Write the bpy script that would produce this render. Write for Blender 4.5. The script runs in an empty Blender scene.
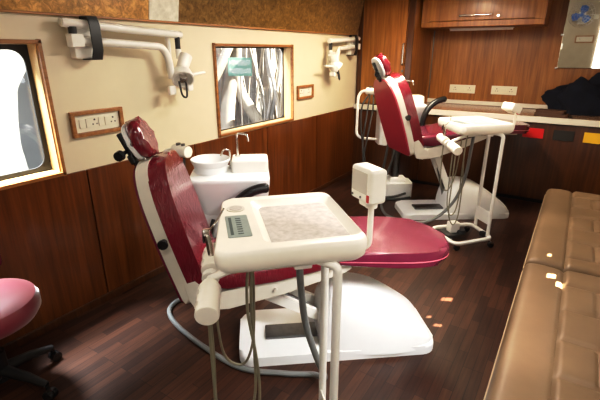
import bpy, bmesh, math, random
from mathutils import Vector, Matrix, noise
random.seed(4)
C = bpy.context.scene.collection
PI = math.pi
V = Vector

# ------------------------------------------------------------------ materials
def new_mat(name):
    m = bpy.data.materials.new(name); m.use_nodes = True
    nt = m.node_tree
    return m, nt, nt.nodes['Principled BSDF']

def setp(b, **k):
    names = dict(color='Base Color', rough='Roughness', metal='Metallic', coat='Coat Weight', coatr='Coat Roughness',
                 spec='Specular IOR Level', sheen='Sheen Weight', trans='Transmission Weight', sub='Subsurface Weight')
    for a, v in k.items():
        b.inputs[names[a]].default_value = (*v, 1) if a == 'color' else v

def texco(nt, scale=(1, 1, 1), kind='Object', rot=(0, 0, 0)):
    t = nt.nodes.new('ShaderNodeTexCoord'); mp = nt.nodes.new('ShaderNodeMapping')
    mp.inputs['Scale'].default_value = scale; mp.inputs['Rotation'].default_value = rot
    nt.links.new(t.outputs[kind], mp.inputs['Vector'])
    return mp.outputs['Vector']

def add_noise(nt, vec, scale, detail=4, rough=.55, dist=0):
    n = nt.nodes.new('ShaderNodeTexNoise')
    n.inputs['Scale'].default_value = scale; n.inputs['Detail'].default_value = detail
    n.inputs['Roughness'].default_value = rough; n.inputs['Distortion'].default_value = dist
    nt.links.new(vec, n.inputs['Vector'])
    return n.outputs['Fac']

def ramp(nt, fac, stops):
    r = nt.nodes.new('ShaderNodeValToRGB')
    e = r.color_ramp.elements
    while len(e) < len(stops): e.new(.5)
    for el, (p, c) in zip(e, stops): el.position = p; el.color = (*c, 1)
    nt.links.new(fac, r.inputs['Fac'])
    return r.outputs['Color']

def bump(nt, b, fac, strength=.2, dist=.01):
    n = nt.nodes.new('ShaderNodeBump')
    n.inputs['Strength'].default_value = strength; n.inputs['Distance'].default_value = dist
    nt.links.new(fac, n.inputs['Height']); nt.links.new(n.outputs['Normal'], b.inputs['Normal'])

def plain(name, color, rough=.5, var=0, nscale=8, **k):
    m, nt, b = new_mat(name)
    setp(b, color=color, rough=rough, **k)
    v = texco(nt)
    f = add_noise(nt, v, nscale)
    if var:
        c = V(color)
        col = ramp(nt, f, [(.3, c * (1 - var)), (.7, c)])
        nt.links.new(col, b.inputs['Base Color'])
    return m

def wood(name, dark, mid, light, rough=.3, coat=.3, axis='z', scale=1.0, patches=True):
    m, nt, b = new_mat(name)
    s = {'z': (22, 22, 1.1), 'y': (22, 1.1, 22), 'x': (1.1, 22, 22)}[axis]
    v = texco(nt, tuple(q * scale for q in s))
    f1 = add_noise(nt, v, 1.6, 6, .62, .35)
    col = ramp(nt, f1, [(.28, dark), (.52, mid), (.75, light)])
    if patches:
        v2 = texco(nt, {'z': (3.2, 3.2, .5), 'y': (3, .5, 3), 'x': (.5, 3, 3)}[axis])
        f2 = add_noise(nt, v2, 1.5, 2)
        mx = nt.nodes.new('ShaderNodeMix'); mx.data_type = 'RGBA'; mx.blend_type = 'MULTIPLY'
        mx.inputs['Factor'].default_value = .6
        c2 = ramp(nt, f2, [(.3, (.62, .58, .55)), (.7, (1, 1, 1))])
        nt.links.new(col, mx.inputs['A']); nt.links.new(c2, mx.inputs['B'])
        col = mx.outputs['Result']
    nt.links.new(col, b.inputs['Base Color'])
    setp(b, rough=rough, coat=coat, coatr=.15)
    bump(nt, b, f1, .04, .002)
    return m

def floor_mat():
    m, nt, b = new_mat('dark plank flooring')
    v = texco(nt, (1, 1, 1), rot=(0, 0, PI / 2))
    br = nt.nodes.new('ShaderNodeTexBrick')
    br.inputs['Color1'].default_value = (.034, .013, .008, 1); br.inputs['Color2'].default_value = (.085, .034, .019, 1)
    br.inputs['Mortar'].default_value = (.012, .006, .004, 1)
    br.inputs['Scale'].default_value = 1; br.inputs['Mortar Size'].default_value = .0012
    br.inputs['Brick Width'].default_value = .34; br.inputs['Row Height'].default_value = .052
    br.offset = .37; br.offset_frequency = 3
    nt.links.new(v, br.inputs['Vector'])
    v2 = texco(nt, (40, 2.5, 1))
    f = add_noise(nt, v2, 1.5, 5, .6, .4)
    g = ramp(nt, f, [(.3, (.5, .47, .45)), (.7, (1.15, 1.1, 1.08))])
    mx = nt.nodes.new('ShaderNodeMix'); mx.data_type = 'RGBA'; mx.blend_type = 'MULTIPLY'; mx.inputs['Factor'].default_value = .85
    nt.links.new(br.outputs['Color'], mx.inputs['A']); nt.links.new(g, mx.inputs['B'])
    nt.links.new(mx.outputs['Result'], b.inputs['Base Color'])
    setp(b, rough=.42, spec=.35)
    bump(nt, b, f, .05, .002)
    return m

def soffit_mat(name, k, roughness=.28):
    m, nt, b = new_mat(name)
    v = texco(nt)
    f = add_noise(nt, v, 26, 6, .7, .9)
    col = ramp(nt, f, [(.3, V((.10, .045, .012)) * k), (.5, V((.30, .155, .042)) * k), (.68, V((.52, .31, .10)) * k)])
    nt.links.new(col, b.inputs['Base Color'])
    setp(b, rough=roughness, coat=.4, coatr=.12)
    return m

def vinyl(name, color, wrap=.5, rough=.25):
    m, nt, b = new_mat(name)
    v = texco(nt, (14, 5, 4), rot=(.3, .2, .5))
    f = add_noise(nt, v, 3.2, 3 if wrap > .3 else 1, .5, 1.6)
    v2 = texco(nt); f2 = add_noise(nt, v2, 5, 3)
    c = V(color)
    nt.links.new(ramp(nt, f2, [(.3, c * .8), (.7, c * 1.05)]), b.inputs['Base Color'])
    setp(b, rough=rough, coat=.6, coatr=.08)
    bump(nt, b, f, wrap, .012)
    return m

def hose_mat(name, color, ribs=True):
    m, nt, b = new_mat(name)
    setp(b, color=color, rough=.5)
    v = texco(nt, (1, 1, 1))
    w = nt.nodes.new('ShaderNodeTexWave'); w.inputs['Scale'].default_value = 40
    w.bands_direction = 'Z'
    nt.links.new(v, w.inputs['Vector'])
    if ribs: bump(nt, b, w.outputs['Fac'], .25, .004)
    else: add_noise(nt, v, 5)
    return m

M = {}
M['floor'] = floor_mat()
M['wood_low'] = wood('reddish dado veneer', (.085, .022, .004), (.15, .042, .008), (.23, .07, .014), .3, .35)
M['wood_back'] = wood('orange brown teak veneer', (.20, .066, .010), (.33, .122, .022), (.46, .20, .045), .42, .15)
M['wood_dark'] = wood('dark teak veneer', (.05, .017, .006), (.085, .028, .009), (.13, .045, .013), .32, .3)
M['wood_trim'] = wood('teak window trim', (.22, .08, .02), (.36, .15, .045), (.5, .24, .08), .35, .2, 'y')
M['wood_pale'] = wood('pale oak reveal', (.5, .32, .13), (.62, .42, .2), (.7, .52, .28), .35, .2, 'z')
M['cream_wall'] = plain('cream laminate wall', (.70, .615, .45), .42, .035, 9)
M['cream_rear'] = plain('cream rear wall', (.5, .42, .3), .5, .1, 6)
M['ceil'] = plain('white ceiling laminate', (.6, .56, .48), .5, .05, 6)
M['soffit'] = soffit_mat('mottled bronze laminate painted as dimmer', .62)  # darker copy of the laminate; dimmer far length put into its colour
M['soffit_lit'] = soffit_mat('mottled laminate painted as lit', 1.7)  # brighter copy; stronger light on the near length put into its colour
M['soffit_glare'] = plain('mottled laminate with painted glare', (.92, .88, .76), .3, .35, 22, coat=.4)  # window glare on the soffit painted as a pale strip
M['cream_plastic'] = plain('yellowed cream plastic', (.86, .815, .72), .33, .06, 14)
M['white_plastic'] = plain('white moulded fibreglass', (.80, .81, .81), .28, .04, 5)
M['white_enamel'] = plain('white enamelled steel', (.80, .78, .72), .3, .05, 9)
M['beige_metal'] = plain('beige painted metal', (.66, .62, .54), .4, .08, 12)
M['burgundy'] = vinyl('burgundy vinyl under clear film', (.19, .012, .026), .55, .16)
M['burgundy_smooth'] = vinyl('glossy burgundy vinyl', (.145, .017, .042), .08, .24)
M['stool_vinyl'] = plain('burgundy stool vinyl with dull sheen', (.20, .012, .03), .5, .1, 5, coat=1.0, coatr=.4, sheen=1.0)
for n_ in M['stool_vinyl'].node_tree.nodes:
    if n_.type == 'BSDF_PRINCIPLED': n_.inputs['Sheen Roughness'].default_value = .35
M['pink_panel'] = plain('crimson back panel', (.42, .035, .065), .35, .08, 4, coat=.3)
M['piping'] = plain('pink vinyl piping', (.55, .12, .17), .35, .1, 10)
M['black'] = plain('black rubber', (.012, .012, .013), .45, .2, 10)
M['black_gloss'] = plain('black moulded plastic', (.014, .014, .015), .25, .2, 10)
M['chrome'] = plain('brushed chrome', (.72, .71, .68), .18, .1, 30, metal=1.0)
M['steel_dark'] = plain('dark steel', (.2, .2, .2), .35, .2, 30, metal=1.0)
M['grey_hose'] = hose_mat('grey corrugated hose', (.19, .20, .20))
M['dark_hose'] = hose_mat('dark hose', (.05, .052, .05), False)
M['olive_hose'] = hose_mat('olive grey tubing', (.22, .20, .14), False)
M['screen'] = plain('grey viewing screen', (.62, .58, .50), .25, .08, 8)
M['lcd'] = plain('grey green membrane panel', (.30, .36, .35), .3, .15, 40)
M['lcd_dark'] = plain('dark key marks', (.06, .09, .09), .4, .1, 20)
M['red'] = plain('red plastic', (.55, .008, .012), .35, .1, 8)
M['red_flap'] = plain('bright red flap', (.62, .010, .012), .4, .1, 8)
M['yellow_flap'] = plain('yellow flap', (.85, .50, .02), .4, .05, 8)
M['white_top'] = plain('white counter edge', (.72, .68, .60), .3, .05, 8)
M['counter_reflect'] = plain('glossy counter with painted wood reflection', (.34, .20, .12), .18, .15, 4)  # brown of the reflected wood put into the white counter's colour
M['plate'] = plain('ivory socket plate', (.72, .68, .56), .3, .04, 10)
M['hole'] = plain('socket hole', (.02, .017, .015), .6, .1, 10)
M['brown_cloth'] = plain('brown folded leather', (.085, .036, .018), .6, .3, 10)
M['jacket'] = plain('navy blue cloth', (.004, .006, .018), .95, .5, 9)
M['tube_white'] = plain('white tube light diffuser', (.85, .84, .8), .3, .02, 8)
M['paper'] = plain('stained paper towel', (.62, .555, .51), .8, .32, 45)
M['fan_blue'] = plain('blue fan blade plastic', (.06, .16, .5), .3, .1, 8)
M['bark'] = plain('pale grey root bark', (.24, .225, .22), .8, .3, 14)
M['bark_warm'] = plain('pale tan trunk bark', (.20, .175, .15), .8, .3, 7)
M['bark_pale'] = plain('pale root bark', (.23, .22, .215), .8, .35, 9)
M['sign_green'] = plain('teal green signboard', (.05, .105, .09), .7, .1, 8)
M['sign_white'] = plain('white lettering paint', (.24, .25, .245), .7, .04, 8)
M['outside_pale'] = plain('pale sunlit wall outside', (.13, .135, .142), .8, .30, 1.2)
M['outside_ground'] = plain('dusty pale ground', (.05, .05, .05), .9, .4, 1.5)

def tan_leather():
    m, nt, b = new_mat('tan leatherette')
    v = texco(nt)
    f = add_noise(nt, v, 3, 4); g = add_noise(nt, v, 160, 2)
    nt.links.new(ramp(nt, f, [(.3, (.155, .096, .051)), (.7, (.205, .132, .074))]), b.inputs['Base Color'])
    setp(b, rough=.46, spec=.4)
    bump(nt, b, g, .06, .002)
    return m
M['tan'] = tan_leather()
M['tan_piping'] = plain('pale tan piping', (.45, .33, .2), .45, .1, 12)

def glass():
    m, nt, b = new_mat('window glass')
    out = nt.nodes['Material Output']
    tr = nt.nodes.new('ShaderNodeBsdfTransparent'); tr.inputs['Color'].default_value = (.93, .95, .95, 1)
    gl = nt.nodes.new('ShaderNodeBsdfGlossy'); gl.inputs['Roughness'].default_value = .03
    mx = nt.nodes.new('ShaderNodeMixShader')
    mx.inputs['Fac'].default_value = .06; nt.links.new(tr.outputs[0], mx.inputs[1]); nt.links.new(gl.outputs[0], mx.inputs[2])
    nt.links.new(mx.outputs[0], out.inputs['Surface'])
    return m
M['glass'] = glass()

def mirror_mat():
    m, nt, b = new_mat('mirror silver')
    setp(b, color=(.86, .87, .85), metal=1.0, rough=.02)
    return m
M['mirror'] = mirror_mat()

# ------------------------------------------------------------------ geometry helpers
def join(bm, tmp, mat=None):
    if mat is not None: bmesh.ops.transform(tmp, matrix=mat, verts=tmp.verts)
    me = bpy.data.meshes.new('t'); tmp.to_mesh(me); bm.from_mesh(me); bpy.data.meshes.remove(me); tmp.free()

def B(): return bmesh.new()

def T(x=0, y=0, z=0, rz=0, rx=0, ry=0):
    return Matrix.Translation((x, y, z)) @ Matrix.Rotation(rz, 4, 'Z') @ Matrix.Rotation(ry, 4, 'Y') @ Matrix.Rotation(rx, 4, 'X')

def rbox(bm, c, s, bev=.004, seg=2, mat=None):
    t = B(); bmesh.ops.create_cube(t, size=1)
    for v in t.verts: v.co = V((v.co.x * s[0], v.co.y * s[1], v.co.z * s[2]))
    if bev: bmesh.ops.bevel(t, geom=t.edges[:], offset=min(bev, min(s) * .49), segments=seg, affect='EDGES', profile=.5)
    m = Matrix.Translation(c)
    if mat is not None: m = mat @ m
    join(bm, t, m); return bm

def smooth_path(pts, n=6, closed=False):
    P = [V(p) for p in pts]; out = []
    N = len(P)
    for i in range(N if closed else N - 1):
        p0 = P[(i - 1) % N] if (closed or i > 0) else P[0] * 2 - P[1]
        p1 = P[i]; p2 = P[(i + 1) % N]
        p3 = P[(i + 2) % N] if (closed or i + 2 < N) else P[-1] * 2 - P[-2]
        for k in range(n):
            t = k / n
            out.append(.5 * ((2 * p1) + (p2 - p0) * t + (2 * p0 - 5 * p1 + 4 * p2 - p3) * t * t + (3 * p1 - p0 - 3 * p2 + p3) * t ** 3))
    if not closed: out.append(P[-1])
    return out

def round_path(pts, r=.04, n=6, closed=False):
    """polyline with filleted corners"""
    P = [V(p) for p in pts]; out = []; N = len(P)
    for i in range(N):
        if not closed and i in (0, N - 1): out.append(P[i]); continue
        a, b, c = P[(i - 1) % N], P[i], P[(i + 1) % N]
        d = min(r, (a - b).length * .49, (c - b).length * .49)
        q0 = b + (a - b).normalized() * d; q1 = b + (c - b).normalized() * d
        for k in range(n + 1):
            t = k / n; out.append(q0 * (1 - t) ** 2 + b * 2 * t * (1 - t) + q1 * t * t)
    return out

def tube(bm, pts, r, n=10, closed=False, caps=True):
    P = [V(p) for p in pts]; N = len(P)
    R = r if isinstance(r, (list, tuple)) else [r] * N
    tang = []
    for i in range(N):
        a = P[(i - 1) % N] if (closed or i > 0) else P[i]
        c = P[(i + 1) % N] if (closed or i < N - 1) else P[i]
        tang.append((c - a).normalized())
    t0 = tang[0]
    up = V((0, 0, 1)) if abs(t0.z) < .9 else V((1, 0, 0))
    nrm = (up - t0 * up.dot(t0)).normalized()
    rings = []
    for i in range(N):
        t = tang[i]
        nrm = (nrm - t * nrm.dot(t))
        nrm = nrm.normalized() if nrm.length > 1e-6 else V((1, 0, 0))
        bi = t.cross(nrm)
        rings.append([bm.verts.new(P[i] + (nrm * math.cos(2 * PI * k / n) + bi * math.sin(2 * PI * k / n)) * R[i]) for k in range(n)])
    for i in range(N if closed else N - 1):
        a, b = rings[i], rings[(i + 1) % N]
        for k in range(n): bm.faces.new((a[k], a[(k + 1) % n], b[(k + 1) % n], b[k]))
    if caps and not closed:
        bm.faces.new(rings[0][::-1]); bm.faces.new(rings[-1])
    return bm

def cyl(bm, p0, p1, r0, r1=None, n=20, bev=.0):
    r1 = r0 if r1 is None else r1
    p0, p1 = V(p0), V(p1)
    if bev:
        d = (p1 - p0).normalized()
        return tube(bm, [p0, p0 + d * bev * .3, p0 + d * bev, p1 - d * bev, p1 - d * bev * .3, p1], [r0 - bev, r0 - bev * .3, r0, r1, r1 - bev * .3, r1 - bev], n)
    return tube(bm, [p0, p1], [r0, r1], n)

def lathe(bm, prof, c=(0, 0, 0), n=28, mat=None):
    t = B(); rings = []
    for r, z in prof:
        if r < 1e-5: rings.append([t.verts.new((0, 0, z))])
        else: rings.append([t.verts.new((r * math.cos(2 * PI * k / n), r * math.sin(2 * PI * k / n), z)) for k in range(n)])
    for a, b in zip(rings, rings[1:]):
        for k in range(n):
            k2 = (k + 1) % n
            if len(a) == 1 and len(b) == 1: continue
            if len(a) == 1: t.faces.new((a[0], b[k2], b[k]))
            elif len(b) == 1: t.faces.new((a[k], a[k2], b[0]))
            else: t.faces.new((a[k], a[k2], b[k2], b[k]))
    bmesh.ops.recalc_face_normals(t, faces=t.faces[:])
    m = Matrix.Translation(c)
    if mat is not None: m = mat @ m
    join(bm, t, m); return bm

def prism(bm, outline, z0, z1, bev=.01, seg=3, mat=None, bot=True):
    t = B()
    lo = [t.verts.new((x, y, z0)) for x, y in outline]; hi = [t.verts.new((x, y, z1)) for x, y in outline]
    fl = t.faces.new(lo[::-1]); fh = t.faces.new(hi); n = len(lo)
    for k in range(n): t.faces.new((lo[k], lo[(k + 1) % n], hi[(k + 1) % n], hi[k]))
    if bev:
        es = list(fh.edges) + (list(fl.edges) if bot else [])
        bmesh.ops.bevel(t, geom=es, offset=bev, segments=seg, affect='EDGES', profile=.5)
    bmesh.ops.recalc_face_normals(t, faces=t.faces[:])
    join(bm, t, mat); return bm

def loft(bm, rings, caps=True, mat=None):
    t = B(); R = [[t.verts.new(p) for p in r] for r in rings]; n = len(R[0])
    for a, b in zip(R, R[1:]):
        for k in range(n): t.faces.new((a[k], a[(k + 1) % n], b[(k + 1) % n], b[k]))
    if caps: t.faces.new(R[0][::-1]); t.faces.new(R[-1])
    bmesh.ops.recalc_face_normals(t, faces=t.faces[:])
    join(bm, t, mat); return bm

def rrect(w, h, r, n=5, cx=0, cy=0):
    out = []
    for (sx, sy, a0) in ((1, 1, 0), (-1, 1, PI / 2), (-1, -1, PI), (1, -1, 1.5 * PI)):
        for k in range(n + 1):
            a = a0 + k / n * PI / 2
            out.append((cx + sx * (w / 2 - r) + r * math.cos(a), cy + sy * (h / 2 - r) + r * math.sin(a)))
    return out

def obj(name, bm, mat, parent=None, smooth=True, angle=40):
    me = bpy.data.meshes.new(name); bm.to_mesh(me); bm.free()
    if smooth:
        me.polygons.foreach_set('use_smooth', [True] * len(me.polygons))
        me.set_sharp_from_angle(angle=math.radians(angle))
    me.materials.append(M[mat] if isinstance(mat, str) else mat)
    o = bpy.data.objects.new(name, me); C.objects.link(o)
    if smooth:
        wn = o.modifiers.new('weighted normals', 'WEIGHTED_NORMAL'); wn.keep_sharp = True; wn.weight = 90
    if parent is not None: o.parent = parent
    return o

def tag(o, label, cat=None, group=None):
    o['label'] = label
    if cat: o['category'] = cat
    if group: o['group'] = group
    return o

def thing(name, label, cat, loc=(0, 0, 0), rz=0, group=None):
    o = bpy.data.objects.new(name, None); C.objects.link(o); o.empty_display_size = .1
    o.location = loc; o.rotation_euler = (0, 0, rz)
    return tag(o, label, cat, group)

def struct(name, bm, mat, parent=None, label=None, smooth=False):
    o = obj(name, bm, mat, parent, smooth)
    if parent is None: o['kind'] = 'structure'
    if label: o['label'] = label
    return o

def copy_tree(o, parent=None):
    c = o.copy(); C.objects.link(c); c.parent = parent
    for ch in list(o.children): copy_tree(ch, c)
    return c

def child_named(o, name):
    return [c for c in o.children if c.name.split('.')[0] == name]

# ------------------------------------------------------------------ room shell
XL, XR, YB, YR, ZC = -2.5, .74, 5.95, -1.2, 2.25
DZ = .925                    # top of the wood dado
def grid_wall(bm, axis, pos, thick, u0, u1, v0, v1, holes):
    """wall slab with rectangular openings; axis 'x' -> plane x=pos, u=y; axis 'y' -> plane y=pos, u=x"""
    us = sorted({u0, u1, *[h[0] for h in holes], *[h[1] for h in holes]})
    vs = sorted({v0, v1, *[h[2] for h in holes], *[h[3] for h in holes]})
    for i in range(len(us) - 1):
        for j in range(len(vs) - 1):
            uc, vc = (us[i] + us[i + 1]) / 2, (vs[j] + vs[j + 1]) / 2
            if any(h[0] < uc < h[1] and h[2] < vc < h[3] for h in holes): continue
            su, sv = us[i + 1] - us[i], vs[j + 1] - vs[j]
            if axis == 'x': rbox(bm, (pos, uc, vc), (thick, su, sv), 0)
            else: rbox(bm, (uc, pos, vc), (su, thick, sv), 0)
    return bm

b = B(); rbox(b, ((XL + XR) / 2, (YR + YB) / 2, -.03), (XR - XL + .3, YB - YR + .3, .06), 0)
struct('floor', b, 'floor')
b = B(); rbox(b, ((XL + XR) / 2, (YR + YB) / 2, ZC + .03), (XR - XL + .3, YB - YR + .3, .06), 0)
struct('ceiling', b, 'ceil')

W1 = (.22, 1.255, .935, 1.668)      # y0,y1,z0,z1 of the window openings
W2 = (2.60, 3.705, .945, 1.67)
b = B(); grid_wall(b, 'x', XL - .05, .10, YR, YB + .1, 0, ZC, [W1, W2])
struct('wall_left', b, 'cream_wall')
b = B(); rbox(b, ((XL + XR) / 2, YB + .05, ZC / 2), (XR - XL + .3, .1, ZC), 0)
struct('wall_back', b, 'wood_back')

# dado panels along the left wall, vertical joints between them
ys = [YR, -.4, .5, 1.395, 2.3, 3.25, 4.2, 5.19]
for i in range(len(ys) - 1):
    b = B(); rbox(b, (XL + .008, (ys[i] + ys[i + 1]) / 2, DZ / 2), (.016, ys[i + 1] - ys[i] - .008, DZ), .002, 1)
    struct('trim_%d' % (i + 1), b, 'wood_low', label='reddish wood dado panel')
b = B(); rbox(b, (XL + .002, 2, DZ / 2), (.004, 6.38, DZ - .01), 0)
struct('trim_8', b, 'black', label='dark joint lines between the dado panels')
b = B(); rbox(b, (XL + .026, (YR + 5.19) / 2, .025), (.02, 5.19 - YR, .05), .004)
struct('baseboard_left', b, 'wood_dark')

# bronze mottled soffit above the left wall, leaning a little into the room
def soffit(name, y0, y1, mat):
    b = B(); t = B()
    sec = [(XL + .002, 1.818), (XL + .022, 1.815), (XL + .10, ZC), (XL + .002, ZC)]
    loft(b, [[V((x, y0, z)) for x, z in sec], [V((x, y1, z)) for x, z in sec]])
    return struct(name, b, mat, label='mottled bronze laminate soffit panel with its light put into the colour')
soffit('trim_9', YR, 1.985, 'soffit_lit'); soffit('trim_10', 1.989, 2.24, 'soffit_glare'); soffit('trim_11', 2.241, 5.17, 'soffit')
b = B(); rbox(b, (XL + .014, (YR + 5.17) / 2, 1.812), (.026, 5.17 - YR, .014), .003)
struct('trim_12', b, 'wood_trim', label='thin wood lip under the soffit')

# windows
def window(n, W, label):
    y0, y1, z0, z1 = W; w, h = y1 - y0, z1 - z0; cy, cz = (y0 + y1) / 2, (z0 + z1) / 2
    root = bpy.data.objects.new('window_%d' % n, None); C.objects.link(root); root['kind'] = 'structure'; root['label'] = label
    root.location = (XL, cy, cz)
    f = B(); t = .03
    for (a, c, s) in ((0, h / 2 - t / 2 + .016, (w + .03, t)), (0, -h / 2 + t / 2 - .016, (w + .03, t))):
        rbox(f, (.004, a, c), (.03, s[0], s[1] * .7), .003)
    for sgn in (-1, 1):
        rbox(f, (.004, sgn * (w / 2 + .004), 0), (.03, .021, h + .03), .003)
    obj('window_frame', f, 'wood_trim', root)
    f = B()
    for sgn in (-1, 1):
        rbox(f, (-.05, sgn * (w / 2 - .006), 0), (.09, .012, h), 0)
        rbox(f, (-.05, 0, sgn * (h / 2 - .006)), (.09, w, .012), 0)
    obj('reveal', f, 'wood_pale', root, False)
    # black gasket: rounded opening in a rectangle
    g = B(); m = 6
    gw = .078 if n == 1 else .046
    inner = rrect(w - gw, h - gw, .07 if n == 1 else .045, m); outer = rrect(w - .024, h - .024, .004, m)
    for x in (-.088,):
        vi = [g.verts.new((x, p[0], p[1])) for p in inner]; vo = [g.verts.new((x, p[0], p[1])) for p in outer]
        vi2 = [g.verts.new((x - .012, p[0], p[1])) for p in inner]; vo2 = [g.verts.new((x - .012, p[0], p[1])) for p in outer]
        N = len(vi)
        for k in range(N):
            k2 = (k + 1) % N
            g.faces.new((vi[k], vi[k2], vo[k2], vo[k])); g.faces.new((vi2[k], vo2[k], vo2[k2], vi2[k2])); g.faces.new((vi[k], vi2[k], vi2[k2], vi[k2]))
    bmesh.ops.recalc_face_normals(g, faces=g.faces[:])
    obj('gasket', g, 'black', root, False)
    p = B(); rbox(p, (-.094, 0, 0), (.004, w - .06, h - .06), 0)
    obj('pane', p, 'glass', root, False)
    return root
window(1, W1, 'bright overexposed window at the left edge of the wall')
window(2, W2, 'window onto pale tangled tree roots with a green sign')

# right wall with gaps added to cast sun patches, rear wall with a doorway
SUN = V((.60, .30, .74)).normalized()          # towards the sun
XRW = XR + .03
def gap(p, w, h):
    t = (XRW - p[0]) / SUN.x
    q = V(p) + SUN * t
    return (q.y - w / 2, q.y + w / 2, q.z - h / 2, q.z + h / 2)
slits = [gap((-.508, 2.66, 0), .05, .085), gap((-.48, 2.33, 0), .035, .055), gap((-.55, 2.39, 0), .03, .035), gap((.10, 2.385, .45), .06, .06), gap((.05, 2.45, .45), .055, .06), gap((.02, 2.72, .45), .04, .03)]
slits = [s for s in slits if s[3] < ZC - .01]
b = B(); grid_wall(b, 'x', XRW, .004, YR, YB + .1, 0, ZC, slits)
struct('wall_right', b, 'cream_rear')
DOOR = (.16, .66, .3, 1.75)
b = B(); grid_wall(b, 'y', YR - .05, .1, XL - .1, XR + .1, 0, ZC, [DOOR])
struct('wall_rear', b, 'cream_rear')

# ------------------------------------------------------------------ back cabinetry
YF, ZT = 5.19, .965
# base cabinet
bc = thing('base_cabinet', 'dark wood base cabinet under the white edged counter with three coloured waste flaps', 'cabinet', (0, YF, 0))
b = B()
xs = [XL + .005, -1.55, -.62, .40, XR]
for i in range(4): rbox(b, ((xs[i] + xs[i + 1]) / 2, .02, .47), (xs[i + 1] - xs[i] - .003, .035, .84), .002, 1)
rbox(b, ((XL + XR) / 2, .4, .44), (XR - XL - .02, .7, .84), 0)
obj('front_panel', b, 'wood_dark', bc)
b = B(); rbox(b, ((XL + XR) / 2, .07, .025), (XR - XL - .02, .06, .05), 0); obj('plinth', b, 'black', bc)
for nm, mt, x0, x1 in (('red flap', 'red_flap', -.437, -.236), ('black flap', 'hole', -.148, .042), ('yellow flap', 'yellow_flap', .126, .34)):
    b = B(); rbox(b, ((x0 + x1) / 2, -.002, .785), (x1 - x0, .012, .105), .003)
    o = obj('waste_flap', b, mt, bc); o['label'] = nm
    b = B(); rbox(b, ((x0 + x1) / 2, -.010, .735), (.07, .008, .008), .002); obj('flap_grip', b, mt, o)
# counter
ct = thing('countertop', 'long counter with thick white front edge along the back of the room', 'counter', (0, YF, .87))
b = B(); rbox(b, ((XL + XR) / 2, .365, .065), (XR - XL - .01, .75, .05), .002); obj('surface', b, 'counter_reflect', ct)
b = B(); rbox(b, ((XL + XR) / 2, -.014, .0625), (XR - XL - .01, .03, .064), .006); obj('front_edge', b, 'white_top', ct)
b = B(); rbox(b, (-.51, .745, .118), (2.46, .02, .05), .004); obj('back_strip', b, 'white_top', ct)
# tall cupboard standing on the counter, left
tc = thing('tall_cupboard', 'tall teak cupboard with one door standing on the left end of the counter', 'cupboard', (-2.12, YF + .02, ZT))
b = B(); rbox(b, (0, .38, .64), (.70, .70, 1.275), .002, 1); obj('carcass', b, 'wood_back', tc)
b = B(); rbox(b, (-.335, .01, .64), (.06, .03, 1.27), .002, 1); rbox(b, (.315, .01, .64), (.07, .03, 1.27), .002, 1); obj('side_post', b, 'wood_dark', tc)
b = B(); rbox(b, (-.02, .012, .64), (.565, .03, 1.25), .003, 1); d = obj('door', b, 'wood_back', tc)
b = B(); x = .25
tube(b, round_path([(x, -.004, .505), (x, -.035, .505), (x, -.035, .745), (x, -.004, .745)], .02), .011, 10)
o = obj('handle', b, 'chrome', d); o['label'] = 'chrome handle'
b = B(); cyl(b, (x, 0, .43), (x, -.012, .43), .016, n=16, bev=.003); obj('lock', b, 'steel_dark', d)
# overhead cabinet
oc = thing('overhead_cabinet', 'teak overhead cabinet with a wide lift-up door above the counter', 'cupboard', (-1.09, 5.40, 1.89))
b = B(); rbox(b, (.0, .27, .175), (1.31, .5, .345), .002, 1); obj('carcass', b, 'wood_back', oc)
b = B()
rbox(b, (0, .005, .03), (1.31, .03, .06), .003, 1); rbox(b, (0, .005, .32), (1.31, .03, .05), .003, 1)
for s in (-1, 1): rbox(b, (s * .605, .005, .1775), (.10, .03, .233), .0, 1)
obj('face_frame', b, 'wood_back', oc)
b = B(); rbox(b, (0, .004, .18), (1.11, .035, .23), .006); d = obj('door', b, 'wood_back', oc)
b = B(); tube(b, round_path([(-.215, -.01, .115), (-.215, -.04, .115), (.13, -.04, .115), (.13, -.01, .115)], .02), .010, 10)
o = obj('handle', b, 'chrome', d); o['label'] = 'chrome bar handle'
b = B(); cyl(b, (.20, -.01, .10), (.20, -.032, .10), .016, n=16, bev=.004); obj('lock', b, 'chrome', d)
# tube light
tl = thing('tube_light', 'slim white tube light fixed under the overhead cabinet', 'lamp', (-1.14, 5.80, 1.8795))
b = B(); rbox(b, (0, 0, .007), (.74, .03, .010), .003); obj('housing', b, 'white_enamel', tl)
b = B(); cyl(b, (-.36, -.005, -.008), (.36, -.005, -.008), .010, n=12); obj('tube', b, 'tube_white', tl)
# thin joint strip on back wall
b = B(); rbox(b, (-1.735, YB - .006, 1.43), (.012, .012, .9), .002); struct('trim_13', b, 'steel_dark', label='thin vertical joint strip at the cupboard corner')

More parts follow.
